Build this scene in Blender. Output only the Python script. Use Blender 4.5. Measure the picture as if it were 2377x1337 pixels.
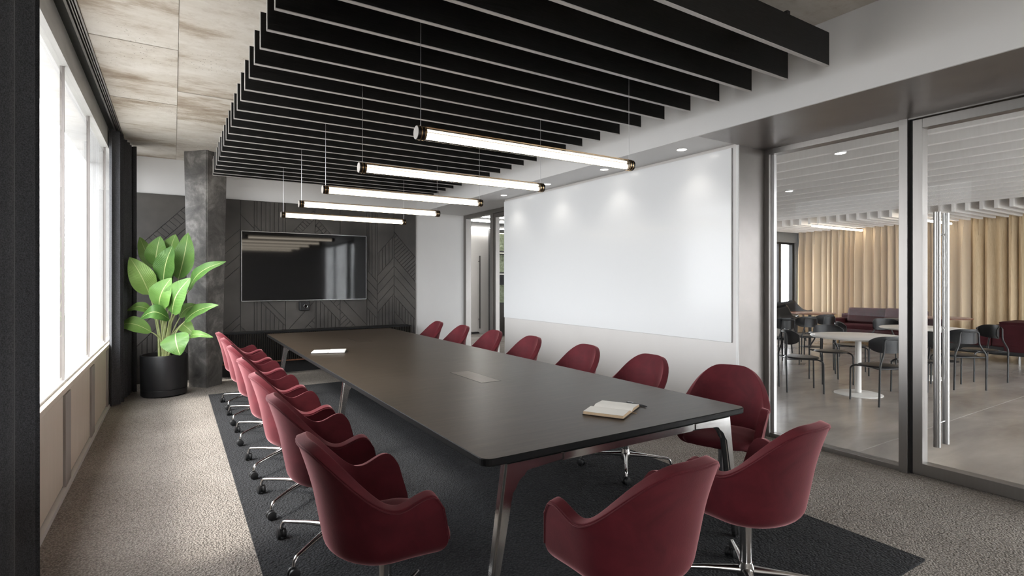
import bpy, bmesh, math, random
from mathutils import Vector, Matrix
random.seed(7)
PI = math.pi
for o in list(bpy.data.objects): bpy.data.objects.remove(o)
S = bpy.context.scene
COL = S.collection

# ---------------------------------------------------------------- camera, world, lights
H = 1.45
SN, CN = 0.5318, 0.8469
cam = bpy.data.cameras.new('camera'); cam.sensor_width = 36; cam.lens = 36*1251/2377
cam.shift_y = -18.5/2377; cam.clip_start = .05
co = bpy.data.objects.new('camera', cam); COL.objects.link(co)
co.location = (0, 0, H); co.rotation_euler = (PI/2, 0, -math.asin(SN)); S.camera = co
S.view_settings.view_transform = 'Standard'; S.view_settings.look = 'None'
S.view_settings.exposure = 0.0; S.view_settings.gamma = 1; S.view_settings.use_curve_mapping = False
W = bpy.data.worlds.new('overcast_sky'); S.world = W; W.use_nodes = True
bgn = W.node_tree.nodes['Background']; bgn.inputs[0].default_value = (.97, .975, 1, 1); bgn.inputs[1].default_value = 9.5
def sun(e, ang, d):
    l = bpy.data.lights.new('sun', 'SUN'); l.energy = e; l.angle = math.radians(ang); l.color = (1, .95, .88)
    o = bpy.data.objects.new('sun', l); COL.objects.link(o); o.rotation_euler = Vector(d).to_track_quat('-Z', 'Y').to_euler()
sun(5.0, 13, (1, .12, -1.05))
def portal(loc, rot, sx, sy):
    l = bpy.data.lights.new('portal', 'AREA'); l.shape = 'RECTANGLE'; l.size = sx; l.size_y = sy; l.cycles.is_portal = True
    o = bpy.data.objects.new('portal', l); COL.objects.link(o); o.location = loc; o.rotation_euler = rot
portal((-.72, 3.5, 1.85), (0, -PI/2, 0), 2.3, 11.3)
portal((11.2, 8.55, 1.55), (-PI/2, 0, 0), 6.7, 1.9)
portal((9.6, -2.15, 1.55), (PI/2, 0, 0), 9.6, 2.8)

# ---------------------------------------------------------------- materials
def mat(name, col, rough=.5, metal=0, **k):
    m = bpy.data.materials.new(name); m.use_nodes = True
    b = m.node_tree.nodes['Principled BSDF']
    b.inputs['Base Color'].default_value = (*col, 1); b.inputs['Roughness'].default_value = rough; b.inputs['Metallic'].default_value = metal
    for a, v in k.items():
        n = a.replace('_', ' ')
        b.inputs[n].default_value = v
    return m
def N(m, t, **k):
    n = m.node_tree.nodes.new(t)
    for a, v in k.items(): setattr(n, a, v)
    return n
def L(m, a, b): m.node_tree.links.new(a, b)
def coords(m, scale=(1, 1, 1), kind='Object', rot=(0, 0, 0)):
    tc = N(m, 'ShaderNodeTexCoord'); mp = N(m, 'ShaderNodeMapping')
    mp.inputs['Scale'].default_value = scale; mp.inputs['Rotation'].default_value = rot
    L(m, tc.outputs[kind], mp.inputs[0]); return mp.outputs[0]
def noise(m, vec, sc, det=4, rough=.55, dist=0):
    n = N(m, 'ShaderNodeTexNoise'); n.inputs['Scale'].default_value = sc; n.inputs['Detail'].default_value = det
    n.inputs['Roughness'].default_value = rough; n.inputs['Distortion'].default_value = dist; L(m, vec, n.inputs['Vector']); return n.outputs[0]
def ramp(m, fac, stops):
    r = N(m, 'ShaderNodeValToRGB'); e = r.color_ramp.elements
    while len(e) < len(stops): e.new(.5)
    for i, (p, c) in enumerate(stops): e[i].position = p; e[i].color = (*c, 1) if len(c) == 3 else c
    L(m, fac, r.inputs[0]); return r.outputs[0]
def bump(m, h, st=.3, dist=.01):
    b = N(m, 'ShaderNodeBump'); b.inputs['Strength'].default_value = st; b.inputs['Distance'].default_value = dist
    L(m, h, b.inputs['Height']); L(m, b.outputs[0], m.node_tree.nodes['Principled BSDF'].inputs['Normal'])
def base(m, c): L(m, c, m.node_tree.nodes['Principled BSDF'].inputs['Base Color'])
def mixc(m, f, a, b, mode='MIX'):
    x = N(m, 'ShaderNodeMix', data_type='RGBA', blend_type=mode)
    if isinstance(f, (int, float)): x.inputs[0].default_value = f
    else: L(m, f, x.inputs[0])
    for s, v in ((6, a), (7, b)):
        if isinstance(v, tuple): x.inputs[s].default_value = (*v, 1)
        else: L(m, v, x.inputs[s])
    return x.outputs[2]
def nmat(name, c1, c2, sc, rough=.5, metal=0, bs=.2, bd=.004, scale=(1, 1, 1), kind='Object', **k):
    m = mat(name, c1, rough, metal, **k); v = coords(m, scale, kind); n = noise(m, v, sc)
    base(m, ramp(m, n, [(.3, c1), (.7, c2)])); bump(m, n, bs, bd); return m

def carpet(name, ca, cb, cc, sc):
    m = mat(name, ca, 1.0); v = coords(m)
    vo = N(m, 'ShaderNodeTexVoronoi'); vo.inputs['Scale'].default_value = sc; L(m, v, vo.inputs['Vector'])
    n2 = noise(m, v, sc*1.3, 3); big = noise(m, v, 1.3, 3)
    c = ramp(m, n2, [(.35, ca), (.52, cb), (.68, cc)])
    c = mixc(m, ramp(m, vo.outputs['Distance'], [(.25, (0, 0, 0)), (.75, (.75, .75, .75))]), c, tuple(x*.35 for x in ca))
    c = mixc(m, .25, c, ramp(m, big, [(.3, ca), (.7, cc)]))
    base(m, c); inv = N(m, 'ShaderNodeMath', operation='SUBTRACT'); inv.inputs[0].default_value = 1; L(m, vo.outputs['Distance'], inv.inputs[1])
    bump(m, inv.outputs[0], .9, .012); return m
M = {}
M['carpet'] = carpet('beige_loop_carpet', (.24, .21, .18), (.42, .37, .325), (.57, .52, .47), 95)
M['rug'] = carpet('charcoal_rug', (.012, .0125, .014), (.026, .027, .030), (.055, .056, .062), 80)
M['white'] = nmat('white_paint', (.74, .735, .73), (.77, .765, .76), 2, .6, bs=.03)
M['wall'] = nmat('warm_white_wall', (.66, .64, .62), (.69, .67, .65), 2, .45, bs=.03)
M['window_frame'] = nmat('white_window_frame', (.72, .72, .72), (.76, .76, .76), 4, .4)
M['sill'] = nmat('cream_wood_panel', (.66, .58, .48), (.72, .64, .54), 3, .5, scale=(6, 6, .6), bs=.05)
M['sillpost'] = nmat('post_shade_grey', (.33, .30, .27), (.37, .34, .31), 3, .5, scale=(6, 6, .6), bs=.05)  # posts darker than the panels: shade of the panel returns put into the colour
# concrete ceiling with board streaks and pits
m = mat('board_marked_concrete', (.5, .47, .42), .85); tc = N(m, 'ShaderNodeTexCoord'); oi = N(m, 'ShaderNodeObjectInfo')
rv = N(m, 'ShaderNodeVectorMath', operation='MULTIPLY_ADD'); cb_ = N(m, 'ShaderNodeCombineXYZ'); [L(m, oi.outputs['Random'], cb_.inputs[q]) for q in range(3)]
L(m, cb_.outputs[0], rv.inputs[0]); rv.inputs[1].default_value = (7, 11, 3); L(m, tc.outputs['Object'], rv.inputs[2])
mp = N(m, 'ShaderNodeMapping'); mp.inputs['Scale'].default_value = (.55, 1.25, 1); L(m, rv.outputs[0], mp.inputs[0]); v = mp.outputs[0]; v1 = tc.outputs['Object']
st = noise(m, v, 1.1, 11, .72, .15); fine = noise(m, v1, 9, 9, .8); pit = N(m, 'ShaderNodeTexVoronoi'); pit.inputs['Scale'].default_value = 34; L(m, v1, pit.inputs['Vector'])
c = ramp(m, st, [(.34, (.26, .20, .145)), (.42, (.42, .36, .29)), (.48, (.58, .535, .47)), (.62, (.68, .645, .59))])
c = mixc(m, ramp(m, fine, [(.50, (0, 0, 0)), (.75, (.45, .45, .45))]), c, (.34, .28, .21))
pz = noise(m, v1, 1.3, 3)
pm = N(m, 'ShaderNodeMath', operation='MULTIPLY'); L(m, ramp(m, pit.outputs['Distance'], [(.10, (1, 1, 1)), (.16, (0, 0, 0))]), pm.inputs[0]); L(m, ramp(m, pz, [(.52, (0, 0, 0)), (.62, (1, 1, 1))]), pm.inputs[1])
c = mixc(m, pm.outputs[0], c, (.10, .08, .06)); base(m, c); bump(m, st, .3, .02); M['concrete'] = m
m = mat('dark_concrete', (.08, .075, .07), .42); v = coords(m); n = noise(m, v, 3.5, 9, .7, .5); n2 = noise(m, v, 60, 4)
c = ramp(m, n, [(.3, (.055, .053, .051)), (.5, (.14, .133, .126)), (.68, (.34, .325, .305))])
pit = N(m, 'ShaderNodeTexVoronoi'); pit.inputs['Scale'].default_value = 30; L(m, v, pit.inputs['Vector'])
c = mixc(m, ramp(m, pit.outputs['Distance'], [(.05, (.6, .6, .6)), (.1, (0, 0, 0))]), c, (.3, .29, .28)); base(m, c); bump(m, n2, .15, .004); M['column'] = m
M['clad'] = nmat('dark_grooved_cladding', (.026, .0235, .0215), (.088, .080, .072), 1.4, .40, bs=.35)
M['slat'] = nmat('black_brushed_baffle', (.006, .006, .006), (.016, .0155, .015), 6, .42, scale=(1.5, 1, 26), bs=.25, bd=.002)
M['slat'].node_tree.nodes['Principled BSDF'].inputs['Specular IOR Level'].default_value = .2
M['slatedge'] = mat('slat_edge_band', (.50, .48, .46), .4)
M['black'] = nmat('matte_black', (.008, .008, .009), (.014, .014, .015), 20, .5)
M['blackgloss'] = nmat('black_lacquer', (.008, .008, .009), (.012, .012, .013), 8, .38, Specular_IOR_Level=.3)
M['screen'] = mat('screen_glass', (.002, .002, .0025), .05, Specular_IOR_Level=.42)
M['silver'] = mat('satin_silver', (.75, .75, .76), .28, 1)
M['alu'] = nmat('polished_aluminium', (.62, .61, .60), (.72, .71, .70), 9, .20, 1, bs=.02)
M['frame'] = nmat('brushed_champagne_metal', (.27, .255, .245), (.29, .275, .262), 5, .42, 1, scale=(8, 8, .6), bs=0)
M['lining'] = nmat('taupe_metal_lining', (.20, .18, .17), (.24, .22, .208), 2.5, .33, .55, bs=.03)
M['steel'] = mat('brushed_steel', (.38, .37, .36), .36, 1)
M['brass'] = mat('brass_ring', (.62, .42, .22), .22, 1)
M['dkmetal'] = mat('dark_bronze', (.05, .045, .04), .3, .9)
# table wood
m = mat('dark_walnut_veneer', (.05, .04, .03), .36, Specular_IOR_Level=.3); v = coords(m, (1.2, 14, 1)); v2 = coords(m)
n = noise(m, v, 3, 8, .6, .3); n2 = noise(m, v2, 1.2, 3); sp = noise(m, v2, 120, 2)
c = ramp(m, n, [(.3, (.030, .020, .013)), (.55, (.048, .034, .023)), (.75, (.072, .052, .036))])
c = mixc(m, ramp(m, n2, [(.4, (0, 0, 0)), (.7, (.35, .35, .35))]), c, (.075, .060, .048)); base(m, c); bump(m, n, .08, .002)
M['tabletop'] = m
def velvet(name, a, b):
    m = mat(name, a, .75); v = coords(m); n = noise(m, v, 7, 5, .6, .6); n2 = noise(m, v, 160, 2)
    base(m, ramp(m, n, [(.3, a), (.7, b)])); bump(m, n2, .12, .002)
    p = m.node_tree.nodes['Principled BSDF']; p.inputs['Sheen Weight'].default_value = .75; p.inputs['Sheen Roughness'].default_value = .35
    p.inputs['Sheen Tint'].default_value = (.95, .46, .48, 1); p.inputs['Specular IOR Level'].default_value = .25; return m
M['velvet'] = velvet('burgundy_velvet', (.068, .0065, .011), (.112, .0115, .018))
M['velvetdark'] = velvet('dark_red_seam', (.07, .006, .011), (.09, .01, .015))
M['sofa'] = velvet('plum_sofa_fabric', (.035, .008, .010), (.055, .012, .015)); M['sofa'].node_tree.nodes['Principled BSDF'].inputs['Sheen Weight'].default_value = .0; M['sofa'].node_tree.nodes['Principled BSDF'].inputs['Specular IOR Level'].default_value = .12
m = mat('charcoal_curtain', (.02, .02, .022), .9, Sheen_Weight=.15); v = coords(m, (1, 1, 1)); n = noise(m, v, 220, 3, .7)
base(m, ramp(m, n, [(.35, (.018, .0185, .021)), (.7, (.10, .102, .11))])); bump(m, n, .5, .004); M['curtain'] = m
m = mat('sand_linen_curtain', (.6, .47, .32), .9); v = coords(m, (1, 1, .1)); n = noise(m, v, 90, 3, .7)
base(m, ramp(m, n, [(.3, (.52, .395, .25)), (.7, (.64, .51, .345))])); M['linen'] = m
m = mat('polished_concrete_floor', (.2, .18, .16), .22); v = coords(m, (.5, 1.4, 1)); n = noise(m, v, 1.6, 8, .6, .4)
base(m, ramp(m, n, [(.3, (.21, .188, .17)), (.55, (.31, .282, .258)), (.75, (.40, .37, .34))])); bump(m, n, .04, .01); M['cfloor'] = m
M['joint'] = mat('pale_joint', (.42, .40, .37), .6)
m = mat('pale_felt_baffle', (.5, .49, .47), .8); v = coords(m, (30, 1, 1)); v = coords(m, (3, 3, .12)); n = noise(m, v, 14, 4, .6)
base(m, ramp(m, n, [(.3, (.84, .82, .80)), (.7, (.88, .865, .85))])); M['felt'] = m
M['greyc'] = nmat('grey_ceiling_paint', (.24, .245, .25), (.27, .275, .28), 3, .7); M['lceil'] = nmat('white_ceiling_paint', (.72, .71, .70), (.76, .75, .74), 3, .7)
M['darkc'] = nmat('dark_corridor_ceiling', (.035, .034, .033), (.05, .05, .05), 3, .5)
M['tablewhite'] = nmat('white_tabletop', (.74, .72, .69), (.79, .77, .74), 6, .3)
M['walnut'] = nmat('red_brown_wood', (.14, .055, .028), (.22, .09, .045), 4, .3, scale=(1, 8, 1))
M['page'] = mat('paper_page', (.86, .84, .79), .7)
M['cover'] = mat('dark_leather_cover', (.020, .012, .010), .45)
M['kraft'] = mat('page_edge', (.55, .40, .26), .7)
M['whitetop'] = mat('glossy_white_board', (.78, .79, .80), .20, Coat_Weight=.10, Coat_Roughness=.04, Specular_IOR_Level=.35)
M['soil'] = nmat('soil', (.05, .022, .014), (.12, .05, .03), 60, .9, bs=1, bd=.02)
M['pot'] = nmat('black_satin_pot', (.012, .012, .013), (.02, .02, .021), 4, .42)
m = mat('leaf_green', (.10, .22, .04), .42, Specular_IOR_Level=.35); 
uvn = N(m, 'ShaderNodeUVMap'); sep = N(m, 'ShaderNodeSeparateXYZ'); L(m, uvn.outputs[0], sep.inputs[0])
wv = N(m, 'ShaderNodeMath', operation='SUBTRACT'); L(m, sep.outputs[0], wv.inputs[0]); wv.inputs[1].default_value = .5
ab = N(m, 'ShaderNodeMath', operation='ABSOLUTE'); L(m, wv.outputs[0], ab.inputs[0])
vv = N(m, 'ShaderNodeMath', operation='MULTIPLY_ADD'); L(m, sep.outputs[1], vv.inputs[0]); vv.inputs[1].default_value = 150
mm_ = N(m, 'ShaderNodeMath', operation='MULTIPLY'); L(m, ab.outputs[0], mm_.inputs[0]); mm_.inputs[1].default_value = -60; L(m, mm_.outputs[0], vv.inputs[2])
sn = N(m, 'ShaderNodeMath', operation='SINE'); L(m, vv.outputs[0], sn.inputs[0])
oi = N(m, 'ShaderNodeObjectInfo'); nz = noise(m, coords(m), 6, 3)
g1 = ramp(m, nz, [(.3, (.075, .18, .035)), (.7, (.17, .32, .075))])
g2 = ramp(m, oi.outputs['Random'], [(0, (.025, .085, .018)), (.5, (.12, .25, .05)), (1, (.30, .44, .12))])
c = mixc(m, .5, g1, g2); c = mixc(m, ramp(m, ab.outputs[0], [(.008, (1, 1, 1)), (.025, (0, 0, 0))]), c, (.50, .58, .25)); base(m, c); bump(m, sn.outputs[0], .25, .003)
m.node_tree.nodes['Principled BSDF'].inputs['Transmission Weight'].default_value = 0
M['leaf'] = m
M['stem'] = nmat('pale_green_stem', (.30, .36, .13), (.46, .50, .24), 14, .4)
def emis(name, col, s):
    m = bpy.data.materials.new(name); m.use_nodes = True; nt = m.node_tree; nt.nodes.clear()
    e = nt.nodes.new('ShaderNodeEmission'); e.inputs[0].default_value = (*col, 1); e.inputs[1].default_value = s
    o = nt.nodes.new('ShaderNodeOutputMaterial'); nt.links.new(e.outputs[0], o.inputs[0]); return m
M['tube'] = emis('lit_tube', (1, .90, .76), 8); M['tube2'] = emis('lit_upper_tube', (1, .88, .72), 2.2)
M['spot'] = emis('lit_downlight', (1, .95, .88), 14)
M['strip'] = emis('lit_strip', (1, .97, .93), 45)
M['lstrip'] = emis('warm_linear_light', (1, .88, .72), 14)
M['niche'] = emis('shelf_light', (1, .95, .8), 2.2)
def glass(name, tint=(.97, .98, .98), ior=1.5):
    m = bpy.data.materials.new(name); m.use_nodes = True; nt = m.node_tree; nt.nodes.clear()
    o = nt.nodes.new('ShaderNodeOutputMaterial'); t = nt.nodes.new('ShaderNodeBsdfTransparent'); t.inputs[0].default_value = (*tint, 1)
    g = nt.nodes.new('ShaderNodeBsdfGlossy'); g.inputs['Roughness'].default_value = .0
    f = nt.nodes.new('ShaderNodeFresnel'); f.inputs[0].default_value = ior; mx = nt.nodes.new('ShaderNodeMixShader')
    gm = nt.nodes.new('ShaderNodeNewGeometry'); iv = nt.nodes.new('ShaderNodeMath'); iv.operation = 'MULTIPLY_ADD'
    # same fresnel from both sides of the thin pane
    iv.inputs[1].default_value = 1/ior-ior; iv.inputs[2].default_value = ior
    nt.links.new(gm.outputs['Backfacing'], iv.inputs[0]); nt.links.new(iv.outputs[0], f.inputs[0])
    cl = nt.nodes.new('ShaderNodeMath'); cl.operation = 'MINIMUM'; cl.inputs[1].default_value = .9; nt.links.new(f.outputs[0], cl.inputs[0])
    nt.links.new(cl.outputs[0], mx.inputs[0]); nt.links.new(t.outputs[0], mx.inputs[1]); nt.links.new(g.outputs[0], mx.inputs[2]); nt.links.new(mx.outputs[0], o.inputs[0]); return m
M['winglass'] = glass('window_glass', (.98, .99, .99), 1.12); M['glass'] = glass('clear_glass', (.98, .985, .985), 1.14); M['tubeglass'] = glass('tube_glass', (.98, .96, .92), 1.3)

# ---------------------------------------------------------------- mesh helpers
def smooth(me, ang=40):
    for p in me.polygons: p.use_smooth = True
    try: me.set_sharp_from_angle(angle=math.radians(ang))
    except Exception: pass
def obj(name, bm, m, parent=None, sm=False, recalc=True):
    if recalc: bmesh.ops.recalc_face_normals(bm, faces=bm.faces)
    me = bpy.data.meshes.new(name); bm.to_mesh(me); bm.free()
    for x in (m if isinstance(m, (list, tuple)) else [m]): me.materials.append(x)
    if sm: smooth(me)
    o = bpy.data.objects.new(name, me); COL.objects.link(o)
    if parent: o.parent = parent
    return o
def add_box(bm, a, b, bev=0, mi=0):
    x0, y0, z0 = a; x1, y1, z1 = b
    vs = [bm.verts.new((x, y, z)) for z in (z0, z1) for y in (y0, y1) for x in (x0, x1)]
    fs = [bm.faces.new([vs[i] for i in q]) for q in ((0, 2, 3, 1), (4, 5, 7, 6), (0, 1, 5, 4), (2, 6, 7, 3), (0, 4, 6, 2), (1, 3, 7, 5))]
    for f in fs: f.material_index = mi
    if bev:
        es = {e for f in fs for e in f.edges}
        bmesh.ops.bevel(bm, geom=list(es), offset=bev, segments=2, affect='EDGES', profile=.5)
    return fs
def box(name, a, b, m, parent=None, bev=0):
    bm = bmesh.new(); add_box(bm, a, b, bev); return obj(name, bm, m, parent)
def frame_axes(d):
    d = d.normalized(); up = Vector((0, 0, 1)) if abs(d.z) < .95 else Vector((1, 0, 0))
    x = d.cross(up).normalized(); return x, x.cross(d).normalized()
def add_tube(bm, pts, r, n=10, cap=True, sx=1, sy=1):
    pts = [Vector(p) for p in pts]; rings = []
    if not isinstance(r, (list, tuple)): r = [r]*len(pts)
    pd = None; X = None
    for i, p in enumerate(pts):
        a = pts[max(i-1, 0)]; b = pts[min(i+1, len(pts)-1)]; d = (b-a).normalized()
        if X is None: X, Y = frame_axes(d)
        else:
            X = (X - d*X.dot(d)).normalized(); Y = X.cross(d).normalized()
        rings.append([bm.verts.new(p+X*math.cos(2*PI*k/n)*r[i]*sx+Y*math.sin(2*PI*k/n)*r[i]*sy) for k in range(n)])
    for A, B in zip(rings, rings[1:]):
        for k in range(n): bm.faces.new((A[k], A[(k+1) % n], B[(k+1) % n], B[k]))
    if cap:
        bm.faces.new(rings[0][::-1]); bm.faces.new(rings[-1])
def tube(name, pts, r, m, parent=None, n=10, **k):
    bm = bmesh.new(); add_tube(bm, pts, r, n, **k); return obj(name, bm, m, parent, True)
def add_lathe(bm, prof, n=32, c=(0, 0, 0), sx=1, sy=1):
    rings = []
    for r, z in prof:
        if r < 1e-5: rings.append([bm.verts.new((c[0], c[1], c[2]+z))])
        else: rings.append([bm.verts.new((c[0]+r*sx*math.cos(2*PI*k/n), c[1]+r*sy*math.sin(2*PI*k/n), c[2]+z)) for k in range(n)])
    for A, B in zip(rings, rings[1:]):
        if len(A) == 1 and len(B) == 1: continue
        for k in range(n):
            if len(A) == 1: bm.faces.new((A[0], B[(k+1) % n], B[k]))
            elif len(B) == 1: bm.faces.new((A[k], A[(k+1) % n], B[0]))
            else: bm.faces.new((A[k], A[(k+1) % n], B[(k+1) % n], B[k]))
def lathe(name, prof, m, parent=None, n=32, c=(0, 0, 0), **k):
    bm = bmesh.new(); add_lathe(bm, prof, n, c, **k); return obj(name, bm, m, parent, True)
def fillet(pts, r, n=5):
    pts = [Vector(p) for p in pts]; out = [pts[0]]
    for a, b, c in zip(pts, pts[1:], pts[2:]):
        u = (a-b); v = (c-b); rr = min(r, u.length*.45, v.length*.45); p0 = b+u.normalized()*rr; p1 = b+v.normalized()*rr
        for i in range(n+1):
            t = i/n; out.append(p0*(1-t)**2+b*2*t*(1-t)+p1*t*t)
    out.append(pts[-1]); return out
def thing(name, label, cat, loc=(0, 0, 0), rz=0, group=None):
    o = bpy.data.objects.new(name, None); COL.objects.link(o); o.location = loc; o.rotation_euler = (0, 0, rz); o.empty_display_size = .1
    return tag(o, label, cat, group)
def tag(o, label, cat, group=None):
    o['label'] = label; o['category'] = cat
    if group: o['group'] = group
    return o
def struct(o): o['kind'] = 'structure'; return o
def sbox(name, a, b, m, bev=0): return struct(box(name, a, b, m, None, bev))
def sempty(name, loc=(0, 0, 0)):
    o = bpy.data.objects.new(name, None); COL.objects.link(o); o.location = loc; o.empty_display_size = .1; return struct(o)
def kids(o): return [c for c in bpy.data.objects if c.parent == o]
def dup(root, loc, rz, label, group=None, tree=None):
    r = root.copy(); COL.objects.link(r); r.location = loc; r.rotation_euler = (0, 0, rz); r['label'] = label
    if group: r['group'] = group
    for ch, gs in tree:
        c = ch.copy(); COL.objects.link(c); c.parent = r
        for g in gs:
            d = g.copy(); COL.objects.link(d); d.parent = c
    return r
def tree_of(root): return [(c, kids(c)) for c in kids(root)]
def bake(o):
    dg = bpy.context.evaluated_depsgraph_get(); me = bpy.data.meshes.new_from_object(o.evaluated_get(dg))
    o.modifiers.clear(); o.data = me; smooth(me, 60); return o
def at(u, v, d):      # a measured image point and its distance -> metres in the room
    X = (u-403)*CN/1251*d; return Vector((X, (d-SN*X)/CN, H-(v-650)*d/1251))

CEIL = 3.185; SOF = 2.67; YF = 9.15; YN = -2.2; XL = -.635; XB = 3.71; XW = 4.27; XG = 4.72; XC = 14.6; YL = 8.4

# ================================================================ SETTING
sbox('ground', (-260, -260, -15.2), (260, 320, -15), nmat('city_ground', (.24, .24, .235), (.36, .35, .34), .05, .9, bs=0))
sbox('floor', (-1.1, YN-.2, -.08), (XG, YF+.2, 0), M['carpet'])
sbox('wall_near', (-1.1, YN-.2, 0), (XG, YN, CEIL), M['wall'])
sbox('ceiling', (-1.1, YN-.2, CEIL+.03), (XG, YF+.2, CEIL+.12), M['concrete'])
ceil = bpy.data.objects['ceiling']
def cpanel(x0, x1, ys):
    for a, b in zip(ys, ys[1:]):
        o = box('concrete_panel', (x0+.001, a+.004, CEIL+random.uniform(-.004, .003)), (x1-.001, b-.004, CEIL+.035), M['concrete'], ceil, .001)
cpanel(-.51, .03, [-2.2, -1.2, -.2, .75, 1.7, 2.6, 3.4, 4.15, 4.79, 5.74, 6.3, 7.3, 7.95, 9.15])
cpanel(.03, XB, [-2.2, -1.3, -.3, .6, 1.5, 2.4, 3.5, 4.65, 5.83, 6.84, 7.8, 9.15])
# left wall: beam over the windows, low panelled parapet, sill
sbox('trim_6', (-.95, YN, 2.975), (-.70, YF, CEIL+.03), M['window_frame'])
sbox('wall_left', (-.70, YN, 2.975), (XL, YF, CEIL+.03), nmat('light_grey_concrete', (.40, .395, .38), (.52, .51, .49), 3, .7, scale=(1, .5, 3)))
sbox('wall_left_parapet', (-.95, YN, 0), (XL-.02, YF, .68), M['sill'])
box('pier', (-.95, YF-.35, .68), (XL, YF, 2.975), M['white'], bpy.data.objects['wall_left'])
par = bpy.data.objects['wall_left_parapet']
MY = [4.96+1.38*k for k in range(-5, 4)]
for y in MY:
    if y < YN+.3 or y > YF: continue
    box('post', (XL-.02, y-.22, .0), (XL+.012, y, .665), M['sillpost'], par, .003)
for a, b in zip(MY, MY[1:]):
    box('panel', (XL-.02, a+.01, .05), (XL-.002, b-.23, .66), M['sill'], par, .002)
sbox('baseboard_left', (XL-.02, YN, 0), (XL+.022, YF, .035), M['wall'])
sbox('trim_1', (-.95, YN, .68), (XL+.015, YF, .72), M['sill'], .003)     # window sill
k = 0
for a, b in zip(MY, MY[1:]):
    if b > 8.0: b = YF-.35
    k += 1
    w = sempty('window_%d' % k, (0, 0, 0))
    box('pane', (-.675, a, .72), (-.667, b, 2.975), M['winglass'], w)
    box('mullion', (-.685, b-.007, .72), (-.660, b+.007, 2.975), M['lining'], w)
    box('bottom_rail', (-.70, a+.012, .72), (-.655, b-.012, .735), M['window_frame'], w)
# linear slot diffuser and curtain pocket along the window
t2 = sempty('trim_2')
box('pocket', (XL, YN, CEIL+.01), (-.577, YF, CEIL+.03), M['black'], t2)
for i, (a, b) in enumerate([(-.577, -.562), (-.550, -.544), (-.535, -.529), (-.520, -.510)]):
    box('rail', (a, YN, CEIL-.012), (b, YF, CEIL+.028), M['lining'] if i else M['frame'], t2)
box('slot', (-.577, YN, CEIL+.012), (-.51, YF, CEIL+.028), M['black'], t2)
# far wall
wf = sbox('wall_far', (-1.1, YF, 0), (XG+.05, YF+.2, CEIL+.1), M['white'])
box('recess_backing', (XL, YF-.012, 0), (3.69, YF, SOF), M['black'], wf)
G = .007
def split(poly, p, n, g=G):
    outs = []
    for s in (1, -1):
        o = p+n*g*s*.5; res = []
        for i in range(len(poly)):
            a, b = poly[i], poly[(i+1) % len(poly)]; da = (a-o).dot(n)*s; db = (b-o).dot(n)*s
            if da >= 0: res.append(a)
            if da*db < 0: res.append(a+(b-a)*(da/(da-db)))
        outs.append(res if len(res) > 2 else None)
    return outs
V2 = Vector
clad_polys = []
def area(p): return abs(sum(p[i].x*p[(i+1) % len(p)].y-p[(i+1) % len(p)].x*p[i].y for i in range(len(p))))/2
def slice_(poly, p0, ang, spacing, cnt):
    n = V2((-math.sin(ang), math.cos(ang))); out = []; rest = poly
    for i in range(cnt):
        if not rest: break
        a, b = split(rest, V2(p0)+n*spacing*i, n)
        if b: out.append(b)
        rest = a
    if rest: out.append(rest)
    return out
def band(x0, x1, sgn, zs, fills={}, ang=48):
    poly = [V2((x0+G/2, 0)), V2((x1-G/2, 0)), V2((x1-G/2, SOF)), V2((x0+G/2, SOF))]
    a = math.radians(ang)*sgn; n = V2((-math.sin(a), math.cos(a))); pieces = []; rest = poly
    for z in zs:
        if not rest: break
        hi, lo = split(rest, V2((x0, z)), n); pieces.append(lo); rest = hi
    pieces.append(rest)
    for i, p in enumerate(pieces):
        if not p: continue
        if i in fills:
            f, sp = fills[i]
            aa = PI/2 if f == 'v' else a+PI/2
            c = sum((q for q in p), V2((0, 0)))/len(p); nn = V2((-math.sin(aa), math.cos(aa)))
            clad_polys.extend(slice_(p, c-nn*sp*int(1.6/sp), aa, sp, int(3.2/sp)))
        else: clad_polys.append(p)
band(-.63, -.55, 1, [1.0, 1.9])
band(-.55, .40, 1, [-.2, .1, .4, .62, 1.19, 1.32, 1.45, 1.56, 1.77], {8: ('p', .07), 2: ('v', .06)}, 47)
band(.40, .86, 1, [-.2, .35, .47, 1.22, 1.4, 1.6, 1.78], {}, 44)
band(.86, 1.05, -1, [.5, .75, 2.45], {})
band(1.05, 1.50, -1, [1.22, 1.32, 2.3], {0: ('v', .062), 3: ('v', .062)})
band(1.50, 1.95, 1, [.35, .62, 1.95, 2.1], {0: ('p', .08), 3: ('p', .05)})
band(1.95, 2.35, -1, [1.2, 1.38, 2.35, 2.48], {0: ('v', .06), 2: ('p', .07), 3: ('p', .06)})
band(2.35, 2.80, -1, [.6, .95, 1.18, 2.2], {1: ('p', .07)})
band(2.80, 2.98, -1, [.98, 1.14, 1.30, 1.46, 1.62], {0: ('v', .045), 5: ('v', .055)})
band(2.98, 3.28, 1, [.88, 1.04, 1.20, 1.36, 1.52, 1.9], {0: ('v', .06), 5: ('v', .06)})
band(3.28, 3.69, -1, [.25, .55, .72, .9, 1.18, 1.36, 1.54, 1.70, 1.86, 2.3], {9: ('p', .055), 4: ('v', .055), 1: ('p', .07)})
for p in clad_polys:
    if area(p) < 2e-4: continue
    bm = bmesh.new(); d = random.uniform(-.0015, .0015)
    f = [bm.verts.new((q.x, YF-.026+d, q.y)) for q in p]; b = [bm.verts.new((q.x, YF-.011, q.y)) for q in p]
    bm.faces.new(f); bm.faces.new(b[::-1])
    for i in range(len(p)): bm.faces.new((f[i], f[(i+1) % len(p)], b[(i+1) % len(p)], b[i]))
    obj('cladding_board', bm, M['clad'], wf)
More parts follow.
